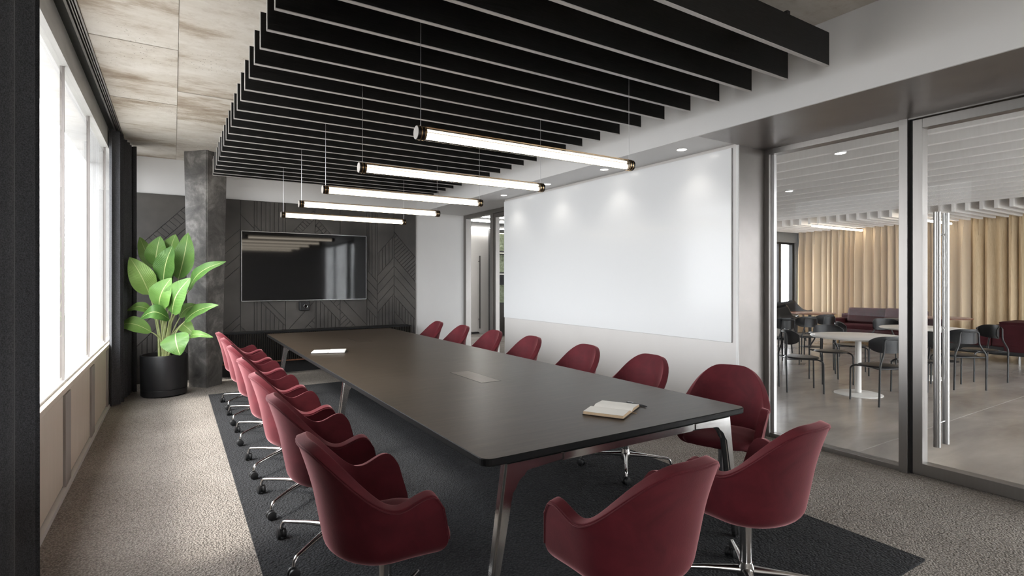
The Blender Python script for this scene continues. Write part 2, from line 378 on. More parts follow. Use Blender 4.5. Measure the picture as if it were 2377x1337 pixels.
# bulkhead, right white wall
sbox('trim_3', (XB, YN, SOF), (XG, YF, CEIL+.03), M['white'])                 # bulkhead
sbox('trim_4', (XB+.012, YN, SOF-.012), (XG-.06, 3.005, SOF), M['lining'])      # metal soffit lining
sbox('trim_5', (XB-.004, YN, SOF-.016), (XB+.012, YF, SOF+.012), M['white'])
wr = sbox('wall_right', (XW, 3.02, 0), (XG, 7.01, SOF), M['wall'])
box('metal_return', (XW, 3.005, 0), (XG-.06, 3.02, SOF-.012), M['lining'], wr)
box('corner_bead', (XW-.004, 3.0, 0), (XW+.012, 3.022, SOF-.012), M['white'], wr)
# ---- glazed partition towards the lounge
g = sempty('window_20')
box('pane', (XG-.006, 1.90, .04), (XG+.006, 2.965, 2.61), M['glass'], g)
box('jamb', (XG-.06, 2.955, 0), (XG+.05, 3.004, SOF), M['frame'], g, .002)
box('glazing_bead', (XG-.02, 2.93, .04), (XG+.02, 2.955, 2.61), M['silver'], g)
box('header', (XG-.06, 1.90, 2.61), (XG+.05, 2.955, SOF), M['frame'], g, .002)
box('bottom_rail', (XG-.05, 1.90, 0), (XG+.05, 2.955, .038), M['frame'], g, .002)
box('post', (XG-.07, 1.842, 0), (XG+.07, 1.90, SOF), M['frame'], g, .002)
box('gap_shade', (XG-.03, 1.818, 0), (XG+.03, 1.842, 2.648), M['black'], g)  # black strip put in for the shade in the gap beside the door
def gdoor(idx, y0, y1, hy, ztop=2.64):
    d = sempty('door_%d' % idx)
    box('pane', (XG-.006, y0+.06, .09), (XG+.006, y1-.06, ztop-.065), M['glass'], d)
    for a, b in ((y0, y0+.062), (y1-.062, y1)): box('stile', (XG-.045, a, .01), (XG+.045, b, ztop), M['frame'], d, .002)
    box('top_rail', (XG-.045, y0+.062, ztop-.068), (XG+.045, y1-.062, ztop), M['frame'], d, .002)
    box('bottom_rail', (XG-.045, y0+.062, .01), (XG+.045, y1-.062, .095), M['frame'], d, .002)
    for s in (-1, 1):
        hnd = tube('door_handle', [(XG+s*.075, hy, .25), (XG+s*.075, hy, 1.94)], .022, M['steel'], d, 20)
        for z in (.42, 1.1, 1.78): tube('standoff', [(XG+s*.004, hy, z), (XG+s*.07, hy, z)], .007, M['steel'], hnd, 8)
    return d
gdoor(1, .86, 1.818, 1.655)
g = sempty('window_21')
box('pane', (XG-.006, YN, .04), (XG+.006, .80, 2.61), M['glass'], g)
box('post', (XG-.07, .79, 0), (XG+.07, .845, SOF), M['frame'], g, .002)
box('header', (XG-.06, YN, 2.61), (XG+.05, .79, SOF), M['frame'], g); box('header', (XG-.06, .845, 2.648), (XG+.05, 1.842, SOF), M['frame'], g)
box('bottom_rail', (XG-.05, YN, 0), (XG+.05, .79, .038), M['frame'], g)
# far glazed door
g = sempty('window_22')
box('jamb', (XG-.06, 9.05, 0), (XG+.05, YF, SOF), M['frame'], g, .002)
box('header', (XG-.06, 7.01, 2.60), (XG+.05, 9.05, SOF), M['frame'], g, .002)
box('post', (XG-.06, 8.05, 0), (XG+.05, 8.14, 2.60), M['frame'], g, .002)
box('pane', (XG-.006, 8.14, .03), (XG+.006, 9.05, 2.60), M['glass'], g)
box('bottom_rail', (XG-.05, 7.9, 0), (XG+.05, 9.05, .03), M['frame'], g)
d = sempty('door_2')
box('pane', (XG-.006, 7.1, .08), (XG+.006, 7.98, 2.53), M['glass'], d)
for a, b in ((7.02, 7.08), (7.98, 8.045)): box('stile', (XG-.04, a, .01), (XG+.04, b, 2.595), M['frame'], d, .002)
box('top_rail', (XG-.04, 7.08, 2.53), (XG+.04, 7.98, 2.595), M['frame'], d); box('bottom_rail', (XG-.04, 7.08, .01), (XG+.04, 7.98, .09), M['frame'], d)

# ---------------- lounge shell
fl = sbox('floor.lounge', (XG, YN-.2, -.08), (XC+.6, 13.2, -.004), M['joint']); fl.name = 'floor.001'
ys = [-2.4, -.1, 2.3, 4.75, 7.2, 9.6, 13.2]; xs = [XG+.0, 7.9, 11.2, XC+.6]
for a, b in zip(xs, xs[1:]):
    for c_, e in zip(ys, ys[1:]): box('floor_slab', (a+.005, c_+.005, -.03), (b-.005, e-.005, 0), M['cfloor'], fl)
sbox('ceiling.001', (XG+.05, YN, 3.05), (XC+.4, YL, 3.15), M['lceil'])
sbox('wall_lounge_right', (XC+.2, YN, 0), (XC+.4, YL+.4, 3.15), M['wall'])
sbox('wall_lounge_near', (XG, YN-.1, 0), (XC+.4, YN, .15), M['wall'])
sbox('wall_lounge_near_top', (XG, YN-.1, 2.95), (XC+.4, YN, 3.15), M['wall'])
wl = sbox('wall_lounge_far', (6.4, YL, 0), (XC+.4, YL+.2, .64), M['greyc'])
box('wall_top', (6.4, YL, 2.47), (XC+.4, YL+.2, 3.15), M['greyc'], wl); box('wall_pier', (6.4, YL, .64), (7.9, YL+.2, 2.47), M['greyc'], wl)
box('wall_pier', (14.5, YL, .64), (XC+.4, YL+.2, 2.47), M['greyc'], wl)
k = 30
for a, b in ((7.9, 10), (10, 12.2), (12.2, 13.86), (13.86, 14.5)):
    k += 1; w = sempty('window_%d' % k)
    box('pane', (a, YL+.10, .64), (b, YL+.108, 2.47), M['winglass'], w); box('mullion', (b-.09, YL+.05, .64), (b+.02, YL+.15, 2.47), M['black'], w)
    box('top_rail', (a+.02, YL+.06, 2.42), (b-.09, YL+.15, 2.47), M['black'], w)
w = sempty('window_36'); box('pane', (XG+.1, YN-.06, .15), (XC, YN-.05, 2.95), M['winglass'], w)  # unseen window wall, added and enlarged to let more light into the lounge
for i in range(7): box('mullion', (XG+.3+1.55*i, YN-.1, .15), (XG+.36+1.55*i, YN-.02, 2.95), M['black'], w)
# corridor beyond the far door
sbox('ceiling.002', (XG-.1, YL, 2.85), (9.3, 13.2, 2.95), M['darkc'])
sbox('wall_corridor_left', (XG-.1, YF+.2, 0), (XG, 13, 2.9), M['wall'])
sbox('wall_corridor_right', (9.2, YL+.2, 0), (9.4, 13, 2.9), M['wall'])
wc = sbox('wall_corridor_far', (XG-.1, 12.8, 0), (9.4, 13, 2.9), M['wall'])
sbox('trim_corridor', (XG, 12.78, 0), (6.98, 12.80, .06), M['lining'])
d3 = sempty('door_3'); box('door_leaf', (6.0, 12.78, .01), (7.04, 12.805, 2.80), M['wall'], d3); hh = tube('door_handle', [(6.96, 12.70, .15), (6.96, 12.70, 2.1)], .016, M['dkmetal'], d3)
for z in (.4, 1.95): tube('standoff', [(6.96, 12.70, z), (6.96, 12.78, z)], .010, M['dkmetal'], hh, 8)
for i, (y, z) in enumerate(((12.74, 2.82), (11.1, 2.82), (10.3, 2.82))):
    tag(box('strip_light', (XG+.05, y-.02, z), (9.1, y+.02, z+.028), M['strip']), ['thin white strip light along the top of the corridor end wall', 'thin white strip light in the dark corridor ceiling, middle of three', 'thin white strip light in the dark corridor ceiling, nearest the meeting room'][i], 'light')
sh = thing('display_shelf', 'dark shelving with lit green panels in the corridor behind glass', 'shelf', (7.05, 12.0, 0))
box('carcass', (0, .36, 0), (2.0, .40, 2.8), M['black'], sh)
for x in (0, .62, 1.24, 1.9): box('upright', (x, 0, 0), (x+.03, .36, 2.8), M['black'], sh)
box('cupboard', (.03, .02, 0), (1.9, .34, .82), M['dkmetal'], sh)
mg = nmat('moss_panel', (.16, .20, .11), (.42, .47, .33), 22, .8, bs=1, bd=.02)
for z in (.82, 1.62, 2.18, 2.7):
    box('shelf_board', (.03, 0, z), (1.9, .36, z+.03), M['black'], sh)
    if z > .9: box('shelf_light', (.05, .30, z-.02), (1.88, .33, z-.004), M['niche'], sh)
    if z < 2.5: box('moss_panel', (.05, .34, z+.03), (1.88, .358, z+.5), mg, sh)

# ================================================================ BLACK CEILING BAFFLES
DZB, DZT = 1.36, 1.573
raft = thing('slatted_ceiling', 'black baffle ceiling of parallel hanging slats with pale lower edges above table', 'ceiling baffles', (1.98, 4.6, CEIL))
def slat_mesh():
    bm = bmesh.new(); add_box(bm, (.433, -.011, H+DZB+.004), (3.53, .011, H+DZT))
    add_box(bm, (.433, -.0125, H+DZB), (3.53, .0125, H+DZB+.004), mi=1); add_box(bm, (.430, -.0125, H+DZB), (.4335, .0125, H+DZT), mi=1)
    me = bpy.data.meshes.new('slat'); bmesh.ops.recalc_face_normals(bm, faces=bm.faces); bm.to_mesh(me); bm.free(); me.materials.append(M['slat']); me.materials.append(M['slatedge']); return me
sm_ = slat_mesh(); SY = [1.84+.2715*i for i in range(23)]+[7.99]
for y in SY:
    o = bpy.data.objects.new('slat', sm_); COL.objects.link(o); o.parent = raft; o.location = (-1.98, y-4.6, -CEIL)
for x in (.85, 3.1):
    box('carrier_rail', (x-1.98-.015, SY[0]-4.6, H+DZT-CEIL), (x-1.98+.015, SY[-1]-4.6, H+DZT+.03-CEIL), M['black'], raft)
    for y in (2.2, 4.6, 7.0): tube('hanger', [(x-1.98, y-4.6, H+DZT+.03-CEIL), (x-1.98, y-4.6, 0)], .005, M['black'], raft, 6)

# ================================================================ PENDANTS
PY = [2.75, 3.82, 4.92, 5.98, 7.09]
ordn = ['nearest of five, largest in view', 'second from the camera', 'the middle one of five', 'fourth from the camera', 'farthest, closest to the screen wall']
pend0 = None
for i, y in enumerate(PY):
    lab = 'tubular glass pendant lamp with brass end rings over table, ' + ordn[i]
    if pend0: dup(pend0, (1.915, y, 2.25), 0, lab, 'tubular pendants above the table', ptree); continue
    p = pend0 = thing('tube_pendant', lab, 'pendant lamp', (1.915, y, 2.25), 0, 'tubular pendants above the table')
    gl = bmesh.new(); add_tube(gl, [(-.755, 0, 0), (.755, 0, 0)], .0365, 32, cap=False); obj('glass_tube', gl, M['tubeglass'], p, True)
    tube('lamp_diffuser', [(-.75, 0, -.013), (.75, 0, -.013)], .0165, M['tube'], p, 16)
    box('reflector', (-.75, -.022, .0042), (.75, .022, .0062), M['dkmetal'], p)
    tube('upper_tube', [(-.75, 0, .0175), (.75, 0, .0175)], .0095, M['tube2'], p, 12)
    box('top_rail', (-.752, -.010, .0345), (.752, .010, .0375), M['brass'], p, .001)
    for s in (-1, 1):
        e = tube('end_cap', [(s*.752, 0, 0), (s*.80, 0, 0)], .0375, M['dkmetal'], p, 28)
        tube('end_disc', [(s*.80, 0, 0), (s*.803, 0, 0)], .036, M['sillpost'], e, 28)
        for q in (.757, .778): tube('brass_ring', [(s*q, 0, 0), (s*(q+.006), 0, 0)], .0392, M['brass'], e, 28)
        tube('cable', [(s*.775, 0, .036), (s*.775, 0, CEIL-2.25)], .0016, M['silver'], p, 6)
    ptree = tree_of(p)
# ================================================================ DOWNLIGHTS
DY = [3.42, 4.49, 5.56, 6.62]
for i, y in enumerate(DY):
    p = thing('downlight', 'round recessed downlight in the soffit before the whiteboard, ' + ['nearest of four', 'second nearest of four', 'third from the camera', 'farthest of four'][i], 'downlight', (4.02, y, SOF), 0, 'downlights in the soffit')
    lathe('rim', [(.040, -.001), (.050, -.006), (.052, 0)], M['white'], p, 24); lathe('lamp_disc', [(0, -.004), (.040, -.004), (.040, -.001)], M['spot'], p, 24)
    l = bpy.data.lights.new('downlight_beam', 'SPOT'); l.energy = 5; l.spot_size = 2.0; l.spot_blend = .8; l.shadow_soft_size = .04; l.color = (1, .95, .87)
    lo = bpy.data.objects.new('downlight_beam', l); COL.objects.link(lo); lo.location = (4.02, y, SOF-.02)
for i, (x, y) in enumerate(((5.87, 2.93), (7.74, 4.59))):
    p = thing('downlight', ['round downlight between the pale lounge baffles, nearer one', 'small round downlight between the pale lounge baffles, farther one'][i], 'downlight', (x, y, H+1.32))
    lathe('rim', [(.045, -.001), (.056, -.006), (.058, .02), (.045, .02)], M['white'], p, 24); lathe('lamp_disc', [(0, -.004), (.045, -.004), (.045, .0)], M['spot'], p, 24)
    tube('stem', [(0, 0, 0), (0, 0, .24)], .03, M['black'], p, 10)

# ================================================================ WHITEBOARD, TV, CAMERA, CABINET
tag(box('whiteboard', (XW-.018, 3.06, .885), (XW-.006, 7.0, SOF-.03), M['whitetop'], None, .002), 'large glossy white glass writing board covering the right wall', 'whiteboard')
tv = thing('television', 'large wall-mounted flat screen with thin silver frame on dark panelled wall', 'television', (1.816, 9.05, 1.66))
box('bezel', (-.951, 0, -.535), (.951, .035, .535), M['silver'], tv, .003)
box('screen', (-.943, -.004, -.527), (.943, .0, .527), M['screen'], tv)
box('back_shell', (-.85, .035, -.45), (.85, .065, .45), M['black'], tv)
wcam = thing('conference_camera', 'small square black conference camera below the television', 'camera', (1.77, 9.02, 1.035))
box('housing', (-.078, 0, -.072), (.078, .10, .072), M['black'], wcam, .012)
bm = bmesh.new(); add_tube(bm, [(0.01, -.012, 0), (0.01, .0, 0)], .034, 24); ls = obj('lens', bm, M['screen'], wcam, True)
tube('lens_ring', [(.01+.028*math.cos(a*PI/12), -.013, .028*math.sin(a*PI/12)) for a in range(25)], .0025, M['silver'], ls, 6)
cb = thing('low_cabinet', 'dark wall-hung cabinet with vertical ribs below the television', 'cabinet', (.45, 8.88, 0))
CWd = 3.05
box('body', (0, .03, .20), (CWd, .235, .645), M['black'], cb); box('top_board', (-.01, -.01, .645), (CWd+.01, .235, .668), M['blackgloss'], cb, .002)
box('bottom_board', (0, 0, .205), (CWd, .03, .222), M['walnut'], cb); box('plinth', (-.2, .20, 0), (CWd+.1, .24, .20), M['black'], cb)
me = None
nr = 100
for i in range(nr):
    if me is None:
        r0 = box('rib', (-.008, 0, .222), (.008, .03, .645), M['dkmetal'], cb, .002); me = r0.data; r0.location = (.01, 0, 0)
    else:
        o = r0.copy(); COL.objects.link(o); o.location = (.01+i*(CWd-.02)/(nr-1), 0, 0)
# ================================================================ COLUMN
bm = bmesh.new(); cx, cy = .375, 8.50
def diamond(h, z, oy=0):
    c = .035
    pts = [(-h+c, -c), (-c, -h+c), (c, -h+c) , (h-c, -c), (h-c, c), (c, h-c), (-c, h-c), (-h+c, c)]
    pts = [(-h, 0), (0, -h), (h, 0), (0, h)]
    return [bm.verts.new((cx+x, cy+y+oy, z)) for x, y in pts]
r1 = diamond(.205, 0, .02); r2 = diamond(.265, CEIL+.01)
for i in range(4): bm.faces.new((r1[i], r1[(i+1) % 4], r2[(i+1) % 4], r2[i]))
bm.faces.new(r1[::-1]); bm.faces.new(r2)
bmesh.ops.bevel(bm, geom=[e for e in bm.edges if abs(e.verts[0].co.z-e.verts[1].co.z) > 1], offset=.012, segments=2, affect='EDGES')
tag(obj('column', bm, M['column']), 'tapering dark concrete column standing behind the plant', 'column')
# ================================================================ RUG
bm = bmesh.new(); add_box(bm, (.37, 1.22, .0), (3.285, 7.76, .012), .003)
tag(obj('area_rug', bm, M['rug']), 'large charcoal looped rug under the meeting table', 'rug')
RUG = .012
# ================================================================ CURTAINS
def curtain(name, path, z0, z1, amp, wl, m, label, pleat=False, nz=10, seed=1, thick=.003):
    rnd = random.Random(seed); a, b = Vector(path[0]), Vector(path[1]); Ln = (b-a).length; d = (b-a)/Ln; n = Vector((-d.y, d.x, 0))
    phs = []; s = 0
    while s < Ln: w_ = wl*rnd.uniform(.55, 1.45); phs.append((s, w_)); s += w_
    bm = bmesh.new(); per = 10; cols = []
    for s0, w_ in phs:
        am = amp*rnd.uniform(.5, 1.3); sh_ = rnd.uniform(-.25, .25)
        for j in range(per):
            t = j/per; cols.append((min(s0+t*w_, Ln), t, am, sh_))
    grid = []
    for i in range(nz+1):
        z = z0+(z1-z0)*i/nz; f = 1.0
        if pleat: f = .35+.65*min(1, (z1-z)/.55) if z1-z < .55 else 1
        row = []
        for s, t, am, sh_ in cols:
            y = math.sin(2*PI*t)*am*f + math.sin(4*PI*t+sh_*8)*am*.22*f
            if pleat and z1-z < .5: y += math.sin(6*PI*t)*am*.30*(1-(z1-z)/.5)
            p = a+d*(s+am*.25*math.sin(4*PI*t+sh_+.8*i/nz))+n*y; row.append(bm.verts.new((p.x, p.y, z)))
        grid.append(row)
    for A, B in zip(grid, grid[1:]):
        for k in range(len(A)-1): bm.faces.new((A[k], A[k+1], B[k+1], B[k]))
    o = obj(name, bm, m, None, True, False); md = o.modifiers.new('s', 'SOLIDIFY'); md.thickness = thick; bake(o); return tag(o, label, 'curtain')
curtain('curtain', ((-.545, -.5, 0), (-.545, 3.12, 0)), .015, CEIL-.02, .055, .26, M['curtain'], 'dark grey curtain hanging at the left edge, nearest the camera', seed=3)
curtain('curtain', ((-.585, 7.60, 0), (-.475, 8.45, 0)), .015, CEIL-.02, .052, .11, M['curtain'], 'dark grey curtain drawn back beside the far window, behind the plant', seed=5)
curtain('curtain', ((14.5, -1.9, 0), (14.5, 8.33, 0)), .02, 2.80, .085, .19, M['linen'], 'long sand coloured pleated curtain across the lounge wall', True, 14, 9)

# ================================================================ MEETING TABLE
T = thing('meeting_table', 'long dark wooden meeting table on splayed polished metal legs', 'table', (1.872, 4.78, 0))
TX0, TX1, TY0, TY1, TZ = 1.035, 2.71, 1.85, 7.72, .74
def rrect(x0, x1, y0, y1, r, n=6):
    pts = []
    for cx_, cy_, a0 in ((x1-r, y1-r, 0), (x0+r, y1-r, 90), (x0+r, y0+r, 180), (x1-r, y0+r, 270)):
        for i in range(n+1):
            a = math.radians(a0+90*i/n); pts.append((cx_+r*math.cos(a), cy_+r*math.sin(a)))
    return pts
def loc(p): return (p[0]-1.872, p[1]-4.78, p[2])
pts = rrect(TX0, TX1, TY0, TY1, .045); bm = bmesh.new()
lv = [(.003, TZ), (0, TZ-.003), (0, TZ-.027), (.005, TZ-.032)]
rings = []
for ins, z in lv:
    sx = (TX1-TX0-2*ins)/(TX1-TX0); sy = (TY1-TY0-2*ins)/(TY1-TY0)
    rings.append([bm.verts.new(((x-1.8725)*sx+.0005, (y-4.785)*sy+.005, z)) for x, y in pts])
bm.faces.new(rings[0])
for A, B in zip(rings, rings[1:]):
    for k in range(len(A)): 
        f = bm.faces.new((A[k], A[(k+1) % len(A)], B[(k+1) % len(A)], B[k])); f.material_index = 1
f = bm.faces.new(rings[-1][::-1]); f.material_index = 1
obj('tabletop', bm, [M['tabletop'], mat('black_table_edge', (.006, .006, .006), .5, Specular_IOR_Level=.2)], T)
# power flaps
def flap(x0, x1, y0, y1, m):
    o = box('cable_flap', loc((x0, y0, TZ-.001)), loc((x1, y1, TZ+.0012)), m, T)
    for a, b in (((x0-.006, y0-.006), (x0, y1+.006)), ((x1, y0-.006), (x1+.006, y1+.006)), ((x0, y0-.006), (x1, y0)), ((x0, y1), (x1, y1+.006))):
        box('flap_seam', loc((a[0], a[1], TZ-.001)), loc((b[0], b[1], TZ+.0007)), M['black'], o)
FL = nmat('flap_brushed', (.10, .08, .06), (.15, .12, .095), 3, .38, .2)
for q in ((1135, 883), (1176, 879), (1260, 908), (1210, 915)): pass
flap(1.80, 1.95, 3.26, 3.75, FL)
flap(1.80, 1.95, 6.15, 6.62, M['tabletop'])
def leg_frame(y):
    zt = TZ-.032; zb = zt-.048; r = .085; yt = .046
    for s, xo, xf in ((-1, 1.145, 1.050), (1, 2.600, 2.695)):
        k_ = (xf-xo)/(zt-RUG); wt, wb = .058, .034
        out = [(xo, zt), (xf, RUG+.001)]; inn = [(xf-s*wb, RUG+.001)]
        xi = lambda z: xo+k_*(zt-z)-s*(wb+(wt-wb)*(z-RUG)/(zt-RUG))
        c0 = (xi(zb-r), zb-r); c1 = (xi(zb), zb); c2 = (xi(zb)-s*r*1.2, zb)
        for q in range(9):
            t_ = q/8; inn.append(tuple(c0[w]*(1-t_)**2+c1[w]*2*t_*(1-t_)+c2[w]*t_*t_ for w in (0, 1)))
        xe = xo-s*.30; poly = out+inn+[(xe, zb), (xe, zt)]
        bm = bmesh.new(); A_ = [bm.verts.new(loc((x, y-yt/2, z))) for x, z in poly]; B_ = [bm.verts.new(loc((x, y+yt/2, z))) for x, z in poly]
        fa = bm.faces.new(A_); fb = bm.faces.new(B_[::-1]); n_ = len(poly)
        for q in range(n_): bm.faces.new((A_[q], A_[(q+1) % n_], B_[(q+1) % n_], B_[q]))
        bmesh.ops.bevel(bm, geom=[e for e in fa.edges]+[e for e in fb.edges], offset=.011, segments=3, affect='EDGES')
        obj('leg', bm, M['alu'], T, True)
    bm = bmesh.new(); add_box(bm, loc((1.446, y-yt/2, zb)), loc((2.299, y+yt/2, zt))); bmesh.ops.bevel(bm, geom=[e for e in bm.edges if abs(e.verts[0].co.x-e.verts[1].co.x) > .5], offset=.011, segments=3, affect='EDGES')
    obj('crossbar', bm, M['alu'], T, True)
for y in (1.895, 4.33, 7.05): leg_frame(y)
for x in (1.45, 2.3): box('under_beam', loc((x-.02, 2.0, TZ-.07)), loc((x+.02, 7.5, TZ-.033)), M['black'], T)

# ================================================================ MEETING CHAIR
def smoothstep(x): x = max(0, min(1, x)); return x*x*(3-2*x)
def make_chair(label):
    t = thing('meeting_chair', label, 'chair')
    # shell --------------------------------------------------
    xa, x0, bx, by = .13, -.03, .205, .242; nA, nB = 8, 30; P = []
    for i in range(nA): P.append((xa+(x0-xa)*i/nA, by, 0, 1))
    for i in range(nB+1):
        a = PI*i/nB; P.append((x0-bx*math.sin(a), by*math.cos(a), -math.sin(a), math.cos(a)))
    for i in range(nA-1, -1, -1): P.append((xa+(x0-xa)*i/nA, -by, 0, -1))
    # arc length
    acc = [0]
    for p, q in zip(P, P[1:]): acc.append(acc[-1]+math.hypot(p[0]-q[0], p[1]-q[1]))
    T_ = [2*a/acc[-1]-1 for a in acc]; n = len(P)
    def R(tt):
        a = abs(tt); z = .612+.223*smoothstep(1-(a-.10)/.58)
        if a > .68: z += .034*smoothstep((a-.68)/.22)
        if a > .90: z -= .055*(1-math.sqrt(max(0, 1-((a-.90)/.10)**2)))
        return z
    def pt(i, z):
        x, y, nx, ny = P[i]; f = .185*(z-.42) + .25*max(0, z-.62)**1.5; w = smoothstep((abs(T_[i])-.6)/.4)
        lean = .05*w*(1-min(1, max(0, (z-.42)/.2)))
        return Vector((x+nx*f+lean, y+ny*f, z))
    bm = bmesh.new(); rows = []
    NS = 9
    for s in range(NS+1):
        rows.append([bm.verts.new(pt(i, R(T_[i])+(.45-R(T_[i]))*s/NS)) for i in range(n)])
    for k in range(1, 6):
        a = PI/2*k/5; row = []
        for i in range(n):
            p = pt(i, .45); v = Vector((-p.x+.02, -p.y, 0)).normalized(); q = p+v*.11*(1-math.cos(a)); row.append(bm.verts.new((q.x, q.y, .45-.075*math.sin(a))))
        rows.append(row)
    rows.append([bm.verts.new(((v.co.x-.02)*.25+.02, v.co.y*.25, .368)) for v in rows[-1]])
    for A, B in zip(rows, rows[1:]):
        for k in range(n-1): bm.faces.new((A[k], A[k+1], B[k+1], B[k]))
    bmesh.ops.recalc_face_normals(bm, faces=bm.faces)
    # make normals point outward
    f0 = bm.faces[:][n//2]; c = f0.calc_center_median()
    if f0.normal.x > 0: bmesh.ops.reverse_faces(bm, faces=bm.faces)
    o = obj('shell', bm, M['velvet'], t, True, False)
    md = o.modifiers.new('s', 'SOLIDIFY'); md.thickness = .040; md.offset = -1
    md = o.modifiers.new('b', 'BEVEL'); md.width = .013; md.segments = 3; md.angle_limit = math.radians(50)
    md = o.modifiers.new('u', 'SUBSURF'); md.levels = 1; md.render_levels = 1; bake(o)
    # rim piping
    path = [pt(i, R(T_[i])-.010)+Vector((P[i][2], P[i][3], 0))*.001 for i in range(n)]
    e0 = [pt(0, R(T_[0])+(.45-R(T_[0]))*s/6) for s in range(6, 0, -1)]; e1 = [pt(n-1, R(T_[-1])+(.45-R(T_[-1]))*s/6) for s in range(1, 7)]
    tube('piping', e0+path+e1, .0035, M['velvetdark'], t, 6)
    # seat cushion -------------------------------------------
    bm = bmesh.new(); N_ = 40; prof = [(.0, .472), (.55, .474), (.86, .468), (.97, .455), (1.0, .435), (.99, .415), (.93, .398), (.80, .384), (.5, .376), (0, .372)]
    rings = []
    for k_, z in prof:
        ring = []
        for i in range(N_):
            a = 2*PI*i/N_; ca, sa = math.cos(a), math.sin(a); e = .62
            x = .035+.205*abs(ca)**e*(1 if ca > 0 else -1); y = .228*abs(sa)**e*(1 if sa > 0 else -1)
            zz = z-(.020*max(0, x-.12)/.15*k_ if z > .4 else -.03*max(0, x-.12)/.15*k_)
            ring.append(bm.verts.new(((x-.035)*k_+.035, y*k_, zz)) if k_ > 0 else None)
        if k_ == 0: ring = [bm.verts.new((.035, 0, z))]
        rings.append(ring)
    for A, B in zip(rings, rings[1:]):
        for k_ in range(N_):
            if len(A) == 1: bm.faces.new((A[0], B[(k_+1) % N_], B[k_]))
            elif len(B) == 1: bm.faces.new((A[k_], A[(k_+1) % N_], B[0]))
            else: bm.faces.new((A[k_], A[(k_+1) % N_], B[(k_+1) % N_], B[k_]))
    o = obj('seat', bm, M['velvet'], t, True); md = o.modifiers.new('u', 'SUBSURF'); md.levels = 1; bake(o)
    # base -----------------------------------------------------
    lathe('gas_stem', [(0, .372), (.026, .372), (.026, .14), (0, .14)], M['alu'], t, 20)
    lathe('seat_plate', [(0, .376), (.10, .376), (.10, .362), (0, .362)], M['dkmetal'], t, 20)
    lathe('hub', [(0, .150), (.030, .150), (.036, .12), (.040, .085), (.030, .070), (0, .070)], M['alu'], t, 24)
    for k_ in range(4):
        a = PI/4+k_*PI/2; d = Vector((math.cos(a), math.sin(a), 0)); q = Vector((-d.y, d.x, 0))
        path = fillet([d*.02+Vector((0, 0, .112)), d*.17+Vector((0, 0, .108)), d*.325+Vector((0, 0, .094)), d*.335+Vector((0, 0, .045))], .03, 5)
        rr = [.022 if i == 0 else max(.0095, .018-.010*(p.xy.length/.33)) for i, p in enumerate(path)]
        lg = tube('leg', path, rr, M['alu'], t, 12, sx=1.1, sy=.9)
        bm = bmesh.new(); c = d*.335+Vector((0, 0, .030)); ax = (q*.8+d*.6).normalized()
        for s in (-1, 1): add_tube(bm, [c+ax*s*.006, c+ax*s*.010, c+ax*s*.022, c+ax*s*.025], [.022, .026, .026, .020], 18)
        add_tube(bm, [c-ax*.01, c+ax*.01], .02, 12); add_tube(bm, [c+Vector((0, 0, .0)), c+Vector((0, 0, .034))], .010, 10)
        bmesh.ops.translate(bm, verts=bm.verts, vec=(0, 0, -.004)); obj('caster', bm, M['black'], lg, True)
    return t
OR = ['nearest the camera', 'second', 'third', 'fourth', 'fifth', 'sixth', 'farthest, by the column']
LY = [2.12, 2.98, 3.74, 4.52, 5.44, 6.21, 6.95]
RY = [2.24, 3.02, 3.80, 4.70, 5.48, 6.30, 7.10]
ch0 = make_chair('x'); ctree = tree_of(ch0)
lr = random.Random(4)
for i, y in enumerate(LY):
    lab = 'burgundy velvet swivel armchair on the window side of the table, ' + (OR[i] if i in (0, 6) else OR[i]+' from the camera')
    rz = lr.uniform(-.05, .05)
    if i == 0: ch0.location = (.725, y, RUG+.002); ch0.rotation_euler = (0, 0, rz); ch0['label'] = lab; ch0['group'] = 'chairs on the window side'
    else: dup(ch0, (.735, y, RUG+.002), rz, lab, 'chairs on the window side', ctree)
for i, y in enumerate(RY):
    lab = 'burgundy velvet swivel armchair on the whiteboard side of the table, ' + (['nearest, turned to the camera', 'second from the camera', 'third from the camera', 'fourth from the camera', 'fifth from the camera', 'sixth from the camera', 'farthest from the camera'][i])
    if i == 0: dup(ch0, (3.02, 2.24, RUG+.002), PI+math.radians(25), lab, 'chairs on the whiteboard side', ctree)
    else: dup(ch0, (2.92, y, RUG+.002), PI+lr.uniform(-.05, .05), lab, 'chairs on the whiteboard side', ctree)
dup(ch0, (1.43, 1.48, RUG+.002), PI/2+.02, 'burgundy velvet swivel armchair seen from behind at the table head, left one in front centre', 'chairs at the near end', ctree)
dup(ch0, (2.22, 1.52, RUG+.002), PI/2+.03, 'burgundy velvet swivel armchair seen from behind at the table head, right one by the corner', 'chairs at the near end', ctree)

